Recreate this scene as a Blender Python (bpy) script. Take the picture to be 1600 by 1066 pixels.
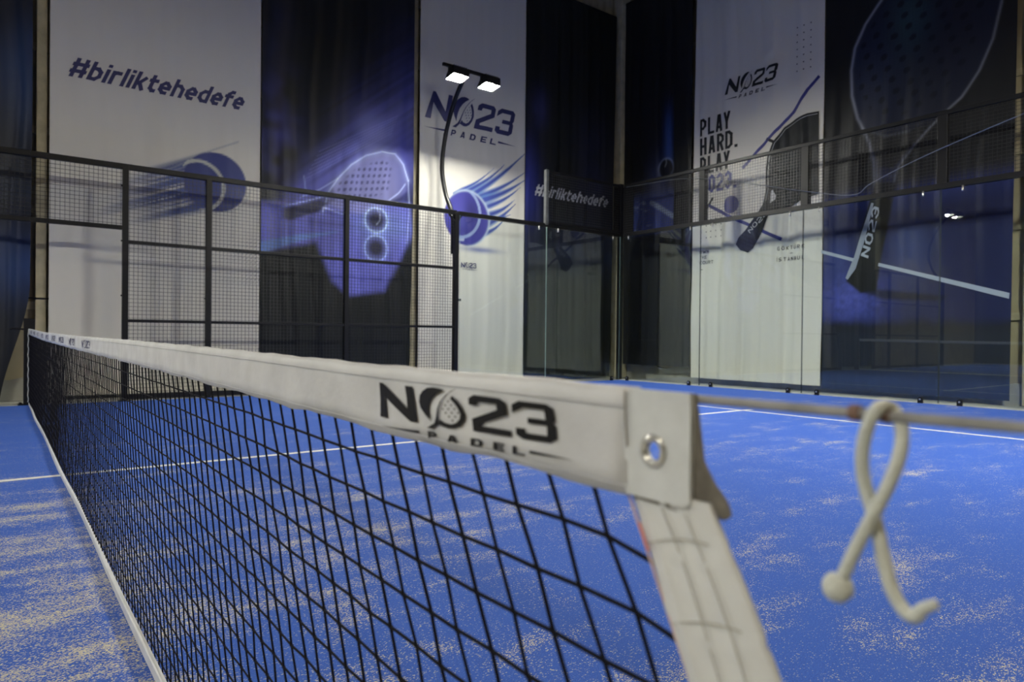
import bpy, bmesh, math, random
import numpy as np
from mathutils import Vector, Matrix
from mathutils.geometry import tessellate_polygon
random.seed(7)
for o in list(bpy.data.objects): bpy.data.objects.remove(o)
SC = bpy.context.scene
COL = SC.collection
PI = math.pi

# ------------------------------------------------------------------ camera
CAM_POS = np.array([-0.3365, 0.0303, 0.8697]); YAW, PITCH, ROLL, FPX = 0.6472, -0.0060, 0.0096, 1071.0
_f = np.array([math.sin(YAW)*math.cos(PITCH), math.cos(YAW)*math.cos(PITCH), math.sin(PITCH)])
_r = np.array([math.cos(YAW), -math.sin(YAW), 0.0]); _u = np.cross(_r, _f)
_R = _r*math.cos(ROLL)+_u*math.sin(ROLL); _U = -_r*math.sin(ROLL)+_u*math.cos(ROLL)
cd = bpy.data.cameras.new('camera'); cam = bpy.data.objects.new('camera', cd); COL.objects.link(cam)
cd.sensor_width = 36.0; cd.lens = 36.0*FPX/1600.0; cd.clip_start = 0.02; cd.clip_end = 100
cam.matrix_world = Matrix(((_R[0], _U[0], -_f[0], CAM_POS[0]), (_R[1], _U[1], -_f[1], CAM_POS[1]),
                           (_R[2], _U[2], -_f[2], CAM_POS[2]), (0, 0, 0, 1)))
cd.dof.use_dof = True; cd.dof.focus_distance = 2.0; cd.dof.aperture_fstop = 5.8
SC.camera = cam
# ------------------------------------------------------------------ world, exposure
w = bpy.data.worlds.new('world'); SC.world = w; w.use_nodes = True
w.node_tree.nodes['Background'].inputs[0].default_value = (0.9, 0.95, 1.0, 1)
w.node_tree.nodes['Background'].inputs[1].default_value = 0.05
SC.view_settings.view_transform = 'Standard'; SC.view_settings.look = 'None'
SC.view_settings.gamma = 1.0; SC.view_settings.use_curve_mapping = False
SC.view_settings.exposure = 0.0
FLOOD = 1800.0      # radiance of a court floodlight lens
FILL_LAMP = 180.0      # radiance of an added, unseen fill lamp disc

# ------------------------------------------------------------------ hall dimensions (metres; x = court length, y = court width)
DB = 10.70          # plane the banners hang in, on both walls
XW, YW, XL, YN, ZC = 10.95, 10.95, -11.5, -12.0, 9.6

def on_side(u, v, d=DB):        # photograph pixel -> (s, z) on the side wall's banner plane
    q = _f+_R*(u-800)/FPX-_U*(v-533)/FPX; t = (d-CAM_POS[1])/q[1]; p = CAM_POS+t*q
    return (p[0], p[2])
def on_back(u, v, d=DB):        # same for the back wall, s runs to the right = -y
    q = _f+_R*(u-800)/FPX-_U*(v-533)/FPX; t = (d-CAM_POS[0])/q[0]; p = CAM_POS+t*q
    return (-p[1], p[2])

# ------------------------------------------------------------------ material helpers
MATS = {}
def mat(name, col=(.8, .8, .8), rough=.5, metal=0.0, spec=.5, emit=0.0, bump=0.0, bscale=200.0, var=0.0, vscale=3.0):
    if name in MATS: return MATS[name]
    m = bpy.data.materials.new(name); m.use_nodes = True; nt = m.node_tree; b = nt.nodes['Principled BSDF']
    b.inputs['Base Color'].default_value = (*col, 1); b.inputs['Roughness'].default_value = rough
    b.inputs['Metallic'].default_value = metal; b.inputs['Specular IOR Level'].default_value = spec
    if emit: b.inputs['Emission Color'].default_value = (*col, 1); b.inputs['Emission Strength'].default_value = emit
    tc = nt.nodes.new('ShaderNodeTexCoord')
    if var:
        n = nt.nodes.new('ShaderNodeTexNoise'); n.inputs['Scale'].default_value = vscale; n.inputs['Detail'].default_value = 6
        nt.links.new(tc.outputs['Object'], n.inputs['Vector'])
        r = nt.nodes.new('ShaderNodeValToRGB'); r.color_ramp.elements[0].position = .3; r.color_ramp.elements[1].position = .72
        r.color_ramp.elements[0].color = (*[c*(1-var) for c in col], 1); r.color_ramp.elements[1].color = (*[min(1, c*(1+var*.5)) for c in col], 1)
        nt.links.new(n.outputs['Fac'], r.inputs['Fac']); nt.links.new(r.outputs['Color'], b.inputs['Base Color'])
    if bump:
        n2 = nt.nodes.new('ShaderNodeTexNoise'); n2.inputs['Scale'].default_value = bscale; n2.inputs['Detail'].default_value = 4
        nt.links.new(tc.outputs['Object'], n2.inputs['Vector'])
        bp = nt.nodes.new('ShaderNodeBump'); bp.inputs['Strength'].default_value = bump; bp.inputs['Distance'].default_value = .01
        nt.links.new(n2.outputs['Fac'], bp.inputs['Height']); nt.links.new(bp.outputs['Normal'], b.inputs['Normal'])
    MATS[name] = m; return m

def turf_material():
    m = bpy.data.materials.new('blue_turf_with_sand'); m.use_nodes = True; nt = m.node_tree; b = nt.nodes['Principled BSDF']
    L = nt.links.new; N = nt.nodes.new
    def noise(vec, scale, detail=5, rough=.55):
        n = N('ShaderNodeTexNoise'); n.inputs['Scale'].default_value = scale; n.inputs['Detail'].default_value = detail
        n.inputs['Roughness'].default_value = rough; L(vec, n.inputs['Vector']); return n.outputs['Fac']
    def math_(op, a, b_=None, c=None, clamp=False):
        n = N('ShaderNodeMath'); n.operation = op; n.use_clamp = clamp
        for i, x in enumerate((a, b_, c)):
            if x is None: continue
            if isinstance(x, (int, float)): n.inputs[i].default_value = x
            else: L(x, n.inputs[i])
        return n.outputs[0]
    def mapr(x, a, b_, c, d):
        n = N('ShaderNodeMapRange'); n.clamp = True; n.interpolation_type = 'SMOOTHSTEP'
        L(x, n.inputs[0]); n.inputs[1].default_value = a; n.inputs[2].default_value = b_; n.inputs[3].default_value = c; n.inputs[4].default_value = d
        return n.outputs[0]
    tc = N('ShaderNodeTexCoord'); mp = N('ShaderNodeMapping'); L(tc.outputs['Object'], mp.inputs['Vector'])
    mp.inputs['Rotation'].default_value = (0, 0, math.radians(37)); mp.inputs['Scale'].default_value = (.55, 1.25, 1)
    mp2 = N('ShaderNodeMapping'); L(tc.outputs['Object'], mp2.inputs['Vector'])
    mp2.inputs['Rotation'].default_value = (0, 0, math.radians(37)); mp2.inputs['Scale'].default_value = (.7, 1.5, 1); mp2.inputs['Location'].default_value = (3.3, 1.7, 0)
    big = noise(mp.outputs[0], .8, 3); patch = noise(mp2.outputs[0], 3.2, 10, .70)
    sx = N('ShaderNodeSeparateXYZ'); L(tc.outputs['Object'], sx.inputs[0])
    # more sand lies on this side of the net and along its foot, where the brush never gets
    near = mapr(sx.outputs['X'], -1.2, .12, .27, 0.0); nfar = mapr(sx.outputs['Y'], 3.6, 5.2, 1.0, .12)
    d = math_('ABSOLUTE', math_('ADD', sx.outputs['X'], .02)); strip = mapr(d, 0.02, .45, .09, 0.0)
    clr = math_('ADD', mapr(sx.outputs['Y'], 2.0, 9.0, 0.03, -.05), mapr(sx.outputs['X'], .2, 1.8, .0, -.035))
    a = math_('ADD', math_('MULTIPLY', big, .40), math_('MULTIPLY', patch, .66))
    a = math_('ADD', math_('ADD', math_('ADD', a, math_('MULTIPLY', near, nfar)), math_('MULTIPLY', strip, nfar)), clr)
    dens = math_('ADD', mapr(a, .535, .79, 0.0, .86), mapr(a, .44, .60, .0, .07))
    vo = N('ShaderNodeTexVoronoi'); vo.inputs['Scale'].default_value = 330; mp3 = N('ShaderNodeMapping'); L(tc.outputs['Object'], mp3.inputs['Vector'])
    mp3.inputs['Rotation'].default_value = (0, 0, math.radians(37)); mp3.inputs['Scale'].default_value = (.7, 1.2, 1); L(mp3.outputs[0], vo.inputs['Vector'])
    sc = N('ShaderNodeSeparateColor'); L(vo.outputs['Color'], sc.inputs[0])
    mask = mapr(math_('SUBTRACT', dens, sc.outputs[0]), -.06, .08, 0.0, .95)
    blue = N('ShaderNodeValToRGB'); blue.color_ramp.elements[0].color = (.026, .082, .38, 1); blue.color_ramp.elements[1].color = (.048, .136, .55, 1)
    L(noise(tc.outputs['Object'], 260, 3), blue.inputs[0])
    blue.color_ramp.elements[0].position = .35; blue.color_ramp.elements[1].position = .68
    mx = N('ShaderNodeMix'); mx.data_type = 'RGBA'; L(mask, mx.inputs['Factor']); L(blue.outputs[0], mx.inputs['A']); mx.inputs['B'].default_value = (.56, .52, .37, 1)
    L(mx.outputs['Result'], b.inputs['Base Color']); b.inputs['Roughness'].default_value = .85; b.inputs['Specular IOR Level'].default_value = .25
    bp = N('ShaderNodeBump'); bp.inputs['Strength'].default_value = .5; bp.inputs['Distance'].default_value = .006
    L(noise(tc.outputs['Object'], 320, 2), bp.inputs['Height']); L(bp.outputs[0], b.inputs['Normal'])
    return m

def glass_material():
    m = bpy.data.materials.new('court_glass'); m.use_nodes = True; nt = m.node_tree; nt.nodes.remove(nt.nodes['Principled BSDF'])
    L = nt.links.new; N = nt.nodes.new
    lw = N('ShaderNodeLayerWeight'); lw.inputs[0].default_value = .5
    p = N('ShaderNodeMath'); p.operation = 'POWER'; L(lw.outputs['Facing'], p.inputs[0]); p.inputs[1].default_value = 5
    q = N('ShaderNodeMath'); q.operation = 'MULTIPLY_ADD'; L(p.outputs[0], q.inputs[0]); q.inputs[1].default_value = .93; q.inputs[2].default_value = .05
    t = N('ShaderNodeBsdfTransparent'); t.inputs[0].default_value = (.945, .97, .955, 1)
    g = N('ShaderNodeBsdfGlossy'); g.inputs['Roughness'].default_value = .005; g.inputs[0].default_value = (.95, 1, .98, 1)
    mx = N('ShaderNodeMixShader'); L(q.outputs[0], mx.inputs[0]); L(t.outputs[0], mx.inputs[1]); L(g.outputs[0], mx.inputs[2])
    L(mx.outputs[0], nt.nodes['Material Output'].inputs[0]); return m

def print_material():           # vinyl banner, colour = printed ink stored per vertex
    m = bpy.data.materials.new('printed_vinyl'); m.use_nodes = True; nt = m.node_tree; b = nt.nodes['Principled BSDF']
    a = nt.nodes.new('ShaderNodeAttribute'); a.attribute_name = 'ink'; nt.links.new(a.outputs['Color'], b.inputs['Base Color'])
    b.inputs['Roughness'].default_value = .42; b.inputs['Specular IOR Level'].default_value = .28
    return m

M_BLACK = mat('black_powder_coat', (.008, .008, .009), .42, 0, .3, bump=.05, bscale=300)
M_WIRE = mat('black_wire', (.016, .016, .017), .35, 0, .6)
M_GALV = mat('zinc_bolt', (.62, .62, .60), .3, .9)
M_GLASS = glass_material()
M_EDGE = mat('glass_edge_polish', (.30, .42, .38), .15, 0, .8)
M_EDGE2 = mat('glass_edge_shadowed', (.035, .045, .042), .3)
M_PRINT = print_material()
M_TURF = turf_material()
M_LINE = mat('white_turf_line', (.74, .75, .72), .8, bump=.4, bscale=400, var=.15, vscale=25)
M_CONC = mat('dusty_concrete', (.36, .36, .32), .9, bump=.3, bscale=40, var=.35, vscale=2.0)
M_KERB = mat('pale_kerb', (.50, .51, .47), .85, bump=.2, bscale=60, var=.25, vscale=4)
M_WALL = mat('cream_wall_paint', (.42, .37, .24), .7, bump=.1, bscale=30, var=.25, vscale=1.5)
M_COLUMN = mat('cream_column_paint', (.50, .45, .30), .6, bump=.1, bscale=60, var=.25, vscale=5)
M_CLAD = mat('corrugated_cladding', (.40, .37, .28), .5, var=.25, vscale=2)
M_CEIL = mat('ceiling_sheet', (.22, .22, .21), .8, var=.2)
M_FARWALL = mat('dark_hall_cladding', (.055, .058, .062), .8, var=.3, vscale=.8)
M_STRING = mat('net_string', (.003, .003, .007), .8, 0, .15)
M_TAPE = mat('net_tape_vinyl', (.635, .65, .69), .5, bump=.16, bscale=55, var=.13, vscale=14)
M_TAPEIN = mat('net_tape_underside', (.30, .28, .25), .7, var=.35, vscale=60)
M_BAND = mat('net_band_vinyl', (.69, .71, .73), .28, 0, .5, bump=.10, bscale=30, var=.08, vscale=20)
M_NAVY = mat('ink_navy', (.030, .034, .125), .5)
M_INK = mat('ink_black', (.008, .008, .010), .5)
M_TAPEINK = mat('ink_tape_black', (.004, .004, .005), .5, 0, .25)
M_CHAR = mat('ink_charcoal', (.022, .024, .026), .5, 0, .25)
M_WHITEINK = mat('ink_white', (.55, .56, .58), .5)
M_BLUEINK = mat('ink_blue', (.036, .040, .21), .5)
M_ROPE = mat('white_cord', (.62, .65, .61), .55, bump=.3, bscale=300)
M_CABLE = mat('net_cable_sleeve', (.33, .33, .33), .5, var=.4, vscale=30)
M_RUST = mat('rusted_crimp', (.20, .12, .09), .7, var=.4, vscale=60)
M_PINK = mat('pink_thread', (.75, .28, .25), .6)
M_LENS = mat('flood_lens', (1.0, .985, .89), .3, emit=FLOOD)
M_FILL = mat('fill_lens', (1.0, .79, .48), .3, emit=FILL_LAMP)
M_CORD2 = mat('thin_steel_wire', (.35, .36, .36), .35, .8)

# ------------------------------------------------------------------ mesh helpers
class MB:
    def __init__(s): s.v = []; s.f = []
    def add(s, v, f):
        n = len(s.v); s.v += [tuple(p) for p in v]; s.f += [tuple(i+n for i in q) for q in f]; return s
    def box(s, a, b):
        x0, x1 = sorted((a[0], b[0])); y0, y1 = sorted((a[1], b[1])); z0, z1 = sorted((a[2], b[2]))
        return s.add([(x0,y0,z0),(x1,y0,z0),(x1,y1,z0),(x0,y1,z0),(x0,y0,z1),(x1,y0,z1),(x1,y1,z1),(x0,y1,z1)],
                     [(0,3,2,1),(4,5,6,7),(0,1,5,4),(1,2,6,5),(2,3,7,6),(3,0,4,7)])
    def tube(s, pts, r, n=8, cap=True, rb=None):
        pts = [Vector(p) for p in pts]; k = len(pts)
        rad = r if isinstance(r, (list, tuple)) else [r]*k
        t0 = (pts[1]-pts[0]).normalized(); up = Vector((0,0,1)) if abs(t0.z) < .9 else Vector((1,0,0))
        a = t0.cross(up).normalized(); base = len(s.v); V = []
        for i, p in enumerate(pts):
            t = (pts[min(i+1,k-1)]-pts[max(i-1,0)]).normalized()
            a = (a-t*a.dot(t)).normalized(); b = t.cross(a)
            V += [p+(a*math.cos(2*PI*j/n)+b*math.sin(2*PI*j/n))*rad[i] for j in range(n)]
        F = [(i*n+j, i*n+(j+1)%n, (i+1)*n+(j+1)%n, (i+1)*n+j) for i in range(k-1) for j in range(n)]
        if cap: F += [tuple(range(n))[::-1], tuple((k-1)*n+j for j in range(n))]
        return s.add(V, F)
    def lathe(s, prof, c, axis='z', n=20):          # prof: (radius, height) list
        V = []
        for r, h in prof:
            for j in range(n):
                a = 2*PI*j/n; p = (r*math.cos(a), r*math.sin(a), h)
                if axis == 'x': p = (p[2], p[0], p[1])
                if axis == 'y': p = (p[0], p[2], p[1])
                V.append((c[0]+p[0], c[1]+p[1], c[2]+p[2]))
        F = [(i*n+j, i*n+(j+1)%n, (i+1)*n+(j+1)%n, (i+1)*n+j) for i in range(len(prof)-1) for j in range(n)]
        return s.add(V, F)
    def prism(s, poly, h0, h1, place):              # polygon (a,b) extruded from h0 to h1; place(a,b,h) -> xyz
        n = len(poly); V = [place(a, b, h0) for a, b in poly]+[place(a, b, h1) for a, b in poly]
        F = [tuple(range(n))[::-1], tuple(range(n, 2*n))]+[(i, (i+1)%n, n+(i+1)%n, n+i) for i in range(n)]
        return s.add(V, F)
    def build(s, name, m, parent=None, smooth=False, bevel=0.0):
        me = bpy.data.meshes.new(name); me.from_pydata(s.v, [], s.f); me.update()
        bm = bmesh.new(); bm.from_mesh(me); bmesh.ops.recalc_face_normals(bm, faces=bm.faces); bm.to_mesh(me); bm.free()
        if smooth:
            for p in me.polygons: p.use_smooth = True
        me.materials.append(m); o = bpy.data.objects.new(name, me); COL.objects.link(o)
        if parent is not None:
            o.parent = parent; o.matrix_parent_inverse = parent.matrix_basis.inverted()
        if bevel:
            md = o.modifiers.new('bevel', 'BEVEL'); md.width = bevel; md.segments = 2; md.limit_method = 'ANGLE'
        return o
def thing(name, loc, label, cat, group=None):
    o = bpy.data.objects.new(name, None); COL.objects.link(o); o.location = loc; o.empty_display_size = .1
    return tag(o, label, cat, group)
def tag(o, label, cat, group=None):
    o['label'] = label; o['category'] = cat
    if group: o['group'] = group
    return o
def struct(o): o['kind'] = 'structure'; return o
def stuff(o): o['kind'] = 'stuff'; return o
def spline(pts, n=8):           # Catmull-Rom through points
    P = [Vector(p) for p in pts]; P = [P[0]*2-P[1]]+P+[P[-1]*2-P[-2]]; out = []
    for i in range(1, len(P)-2):
        for k in range(n):
            t = k/n; a, b, c, d = P[i-1:i+3]
            out.append(.5*((2*b)+(c-a)*t+(2*a-5*b+4*c-d)*t*t+(3*b-a-3*c+d)*t**3))
    out.append(P[-2]); return out

# ================================================================== SETTING
struct(MB().box((XL, YN, -.25), (XW, YW, -.012)).build('floor', M_CONC))
struct(MB().box((XL, YN, ZC), (XW, YW, ZC+.2)).build('ceiling', M_CEIL))
struct(MB().box((XL-.2, YN-.2, -.25), (XL, YW+.2, ZC)).build('wall_left', M_FARWALL))
struct(MB().box((XL, YN-.2, -.25), (XW+.2, YN, ZC)).build('wall_back', M_FARWALL))
wf = struct(MB().box((XL, YW, -.25), (XW+.2, YW+.2, ZC)).build('wall_far', M_WALL))
wr = struct(MB().box((XW, YN, -.25), (XW+.2, YW, ZC)).build('wall_right', M_WALL))
# corrugated cladding above the banners, one ribbed sheet per wall
def clad(parent, a, b, fn):
    m = MB(); n = int((b-a)/.1); pr = []
    for i in range(n+1):
        s = a+(b-a)*i/n
        pr += [(s, .0 if i % 2 else .035), (s+.045, .0 if i % 2 else .035)]
    V = [fn(s, h, z) for s, h in pr for z in (7.3, ZC)]
    m.add(V, [(2*i, 2*i+1, 2*i+3, 2*i+2) for i in range(len(pr)-1)])
    return m.build('cladding_sheet', M_CLAD, parent)
clad(wf, 3.0, XW-.06, lambda s, h, z: (s, YW-.005-h, z))
clad(wr, 3.0, YW-.06, lambda s, h, z: (XW-.005-h, s, z))
# base course with a ragged top, where the plaster ends
for par, a, b, fn in ((wf, -2.6, XW, lambda s, h, z: (s, YW-h, z)), (wr, 0.0, YW-.05, lambda s, h, z: (XW-h, s, z))):
    m = MB(); n = 90; V = []
    for i in range(n+1):
        s = a+(b-a)*i/n; t = .30+.04*math.sin(s*3.1)+.03*math.sin(s*9.7)
        V += [fn(s, .0, -.02), fn(s, .07, -.02), fn(s, .06, t), fn(s, .0, t)]
    m.add(V, [(4*i+j, 4*i+4+j, 4*i+5+j, 4*i+1+j) for i in range(n) for j in range(3)])
    m.build('wall_base', M_CONC, par)
def column(cx, cy, axis, name='column'):            # I-section steel column, flanges parallel to its wall
    m = MB(); w, d = .055, .09
    if axis == 'x':
        m.box((cx-w, cy-.012, 0), (cx+w, cy, ZC)).box((cx-w, cy+d, 0), (cx+w, cy+d+.012, ZC)).box((cx-.006, cy, 0), (cx+.006, cy+d, ZC))
    else:
        m.box((cx-.012, cy-w, 0), (cx, cy+w, ZC)).box((cx+d, cy-w, 0), (cx+d+.012, cy+w, ZC)).box((cx, cy-.006, 0), (cx+d, cy+.006, ZC))
    return struct(m.build(name, M_COLUMN))
column(.145, 10.82, 'x'); column(5.60, 10.82, 'x'); column(10.82, 3.22, 'y')
struct(MB().box((10.60, 10.62, 0), (10.86, 10.86, ZC)).build('column', M_COLUMN, bevel=.01))
g = MB()
for z in (1.22, 2.47, 3.51, 4.59, 5.7, 6.8): g.box((-2.6, 10.845, z-.05), (10.5, 10.86, z+.05)).box((-2.6, 10.86, z+.04), (10.5, 10.94, z+.05))
for z in (1.22, 2.47, 3.51, 4.59, 5.7, 6.8):
    struct(MB().box((-2.6, 10.915, z-.05), (10.5, 10.945, z+.05)).build('wall_girt', M_COLUMN))
    struct(MB().box((10.915, .2, z-.05), (10.945, 10.5, z+.05)).build('wall_girt', M_COLUMN))
tag(MB().tube([(-1.0, 10.80, 1.33), (.1, 10.80, 1.31), (.9, 10.80, 1.30)], .012, 6).build('power_cable', M_BLACK), 'thin black cable running along the cream wall between two banners', 'cable')

# court surface
turf = struct(MB().box((-10, -.05, -.012), (10.0, 10.0, 0)).build('court_turf', M_TURF))
def line(x0, y0, x1, y1): MB().box((x0, y0, -.002), (x1, y1, .0025)).build('court_line', M_LINE, turf)
line(-7.15, 4.975, 7.15, 5.025)
for sx in (1, -1): line(sx*6.95-.025, 0, sx*6.95+.025, 10.0)
struct(MB().box((10.0, -.2, -.012), (10.22, 10.22, .012)).build('kerb_back', M_KERB))
struct(MB().box((-10.0, 10.0, -.012), (10.0, 10.22, .006)).build('kerb_side', M_KERB))

# ================================================================== FENCE AND GLASS
def wire_mesh(parent, axis, c, a0, a1, z0, z1, pitch=.05, w=.0024):
    m = MB(); n = round((a1-a0)/pitch); k = round((z1-z0)/pitch)
    for i in range(1, n):
        a = a0+(a1-a0)*i/n
        m.box((a-w, c-w, z0), (a+w, c+w, z1)) if axis == 'x' else m.box((c-w, a-w, z0), (c+w, a+w, z1))
    for i in range(1, k):
        z = z0+(z1-z0)*i/k
        m.box((a0, c-w, z-w), (a1, c+w, z+w)) if axis == 'x' else m.box((c-w, a0, z-w), (c+w, a1, z+w))
    return stuff(m.build('wire_mesh', M_WIRE, parent))

def bolt_row(parent, x, y, zs):
    for z in zs:
        MB().lathe([(0, 0), (.012, 0), (.012, .012), (.006, .018), (0, .018)], (x, y-.018, z), 'y', 6).build('bolt', M_BLACK, parent)

def mesh_fence(sgn, label):
    t = thing('mesh_fence', (sgn*3.5, 10.03, 0), label, 'fence')
    X = lambda x: sgn*x
    for x in (1, 2, 4):
        w = .035
        p = MB().box((X(x)-w, 10.0, 0), (X(x)+w, 10.07, 2.985 if x != 1 else 3.03)).build('post', M_BLACK, t, bevel=.006)
        MB().box((X(x)-.07, 9.97, 0), (X(x)+.07, 10.10, .012)).build('foot_plate', M_BLACK, p)
        bolt_row(p, X(x)-.042, 10.03, (.55, 1.35, 2.05, 2.75)); 
    p = MB().box((X(6)-.04, 10.0, 0), (X(6)+.04, 10.09, 3.0)).build('post', M_BLACK, t, bevel=.006)
    MB().prism([(X(6)-.04, 0), (X(6)-.10, 0), (X(6)-.10, .13), (X(6)-.04, .2)], 10.02, 10.08, lambda a, b, h: (a, h, b)).build('gusset', M_BLACK, p)
    MB().box((X(6)+.04, 10.02, 1.48), (X(6)+.10, 10.05, 1.52)).build('hinge_plate', M_BLACK, p)
    MB().prism([(X(6)+sgn*.04, 2.97), (X(6)+sgn*.13, 2.97), (X(6)+sgn*.04, 2.84)], 10.03, 10.06, lambda a, b, h: (a, h, b)).build('gusset', M_BLACK, p)
    MB().tube([(X(6)-sgn*.04, 10.0, 2.82), (X(6)-sgn*.17, 10.0, 2.96)], .008, 6).build('strut', M_BLACK, p)
    # one long top tube
    MB().box((X(-.0), 10.005, 2.965), (X(6), 10.065, 3.035)).build('top_rail', M_BLACK, t, bevel=.006)
    MB().box((X(0), 10.015, 2.19), (X(.965), 10.055, 2.245)).build('door_header_rail', M_BLACK, t, bevel=.004)
    for a, b in ((1, 2), (2, 4), (4, 6)):
        for z in (1.03, 2.04):
            MB().box((X(a)+sgn*.035, 10.015, z-.02), (X(b)-sgn*.035, 10.045, z+.02)).build('rail', M_BLACK, t, bevel=.004)
        MB().box((X(a)+sgn*.035, 10.01, .02), (X(b)-sgn*.035, 10.05, .085)).build('bottom_rail', M_BLACK, t, bevel=.004)
        wire_mesh(t, 'x', 10.05, min(X(a), X(b)), max(X(a), X(b)), .06, 2.97)
    wire_mesh(t, 'x', 10.05, min(X(0), X(1)), max(X(0), X(1)), 2.22, 2.97)
    return t
mesh_fence(1, 'black welded wire mesh side fence between the net post and the glass')
mesh_fence(-1, 'black wire mesh side fence beyond the net, running out of frame on the left')

def glass_panel(parent, axis, c, a0, a1):
    m = MB(); e = .004
    if axis == 'x': m.box((a0+e, c, .012), (a1-e, c+.012, 2.955))
    else: m.box((c, a0+e, .012), (c+.012, a1-e, 2.955))
    g = m.build('glass_panel', M_GLASS, parent)
    for a in (a0+e, a1-e):          # polished green edge strip
        s = -1 if a > (a0+a1)/2 else 1
        if axis == 'x': k = MB().box((a, c+.001, .012), (a+s*.0035, c+.011, 2.955))
        else: k = MB().box((c+.001, a, .012), (c+.011, a+s*.0035, 2.955))
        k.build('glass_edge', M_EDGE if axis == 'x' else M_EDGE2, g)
    return g
def clamp(parent, axis, c, a):      # black rounded foot clamp with a zinc bolt, and a stud under the top beam
    prof = [(-.032, 0), (.032, 0), (.032, .055)]+[(.032*math.cos(q), .055+.032*math.sin(q)) for q in np.linspace(.3, PI-.3, 7)]+[(-.032, .055)]
    pl = (lambda q, b, h: (a+q, c-h, b)) if axis == 'x' else (lambda q, b, h: (c-h, a+q, b))
    k = MB().prism(prof, .0, .03, pl).build('foot_clamp', M_BLACK, parent)
    cc = (a, c-.036, .055) if axis == 'x' else (c-.036, a, .055)
    MB().lathe([(0, 0), (.013, 0), (.013, .008), (0, .008)], cc, 'y' if axis == 'x' else 'x', 8).build('bolt', M_GALV, k)
    cc = (a, c-.014, 2.885) if axis == 'x' else (c-.014, a, 2.885)
    s = MB().lathe([(0, .0), (.011, .0), (.013, .012), (.013, .07), (0, .07)], cc, 'z', 8).build('top_stud', M_GALV, parent, smooth=True)
# side glass
gs = thing('side_glass_wall', (8, 10.0, 0), 'clear side glass wall of two panes between black post and corner', 'glass wall')
glass_panel(gs, 'x', 10.0, 6.05, 8.0); glass_panel(gs, 'x', 10.0, 8.0, 9.985)
MB().box((6.04, 10.015, 2.955), (10.0, 10.075, 3.03)).build('top_beam', M_BLACK, gs, bevel=.005)
for a in (7.80, 8.27, 9.75): clamp(gs, 'x', 10.0, a)
M_GREYFR = mat('lit_grey_frame', (.10, .105, .105), .4, var=.3, vscale=15)  # paler grey for one post: the light on it is put into the colour
MB().box((7.965, 9.99, 3.0), (8.035, 10.06, 4.04)).build('frame_post', M_GREYFR, gs, bevel=.006)
MB().box((8.03, 10.0, 3.98), (9.96, 10.05, 4.03)).build('frame_rail', M_BLACK, gs, bevel=.005)
MB().box((8.03, 10.0, 3.03), (9.96, 10.05, 3.08)).build('frame_rail', M_BLACK, gs, bevel=.005)
wire_mesh(gs, 'x', 10.0, 8.03, 9.95, 3.06, 3.99)
# back glass
gb = thing('back_glass_wall', (10.0, 5, 0), 'long clear back glass wall with a mesh strip on top', 'glass wall')
for a in (0, 2, 4, 6, 8): glass_panel(gb, 'y', 10.0, a, a+2 if a < 8 else 9.985)
MB().box((10.015, 0, 2.955), (10.075, 9.95, 3.035)).build('lower_beam', M_BLACK, gb, bevel=.006)
MB().box((10.015, 0, 3.965), (10.065, 9.95, 4.025)).build('top_rail', M_BLACK, gb, bevel=.006)
for a in (2, 4, 6, 8):
    MB().box((10.02, a-.065, 3.03), (10.12, a+.065, 4.03)).build('frame_post', M_BLACK, gb, bevel=.006)
for a, b in ((0, 2), (2, 4), (4, 6), (6, 8), (8, 9.95)): wire_mesh(gb, 'y', 10.03, a+.04 if a else 0, b-.04, 3.03, 3.97)
for a in (2, 4, 6, 8):
    for d in (-.27, .22): clamp(gb, 'y', 10.0, a+d)
clamp(gb, 'y', 10.0, 9.78)
MB().box((9.985, 10.015, 0), (10.085, 10.10, 4.06)).build('corner_post', M_BLACK, gb, bevel=.008)
MB().box((9.86, 10.06, 3.0), (9.985, 10.09, 4.05)).build('corner_plate', M_BLACK, gb); MB().box((10.04, 9.72, 3.03), (10.07, 9.985, 3.98)).build('corner_plate', M_BLACK, gb)
tw = spline([(9.99, 9.85, 3.96), (9.985, 8.1, 3.83), (9.98, 6.0, 3.25), (9.98, 5.2, 3.06), (9.98, 4.9, 3.2), (9.98, 4.0, 3.5), (9.98, 2.0, 4.0)], 6)
tag(MB().tube(tw, .006, 5).build('steel_wire', M_CORD2), 'thin slack steel wire strung along the mesh above the back glass', 'wire')

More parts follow.
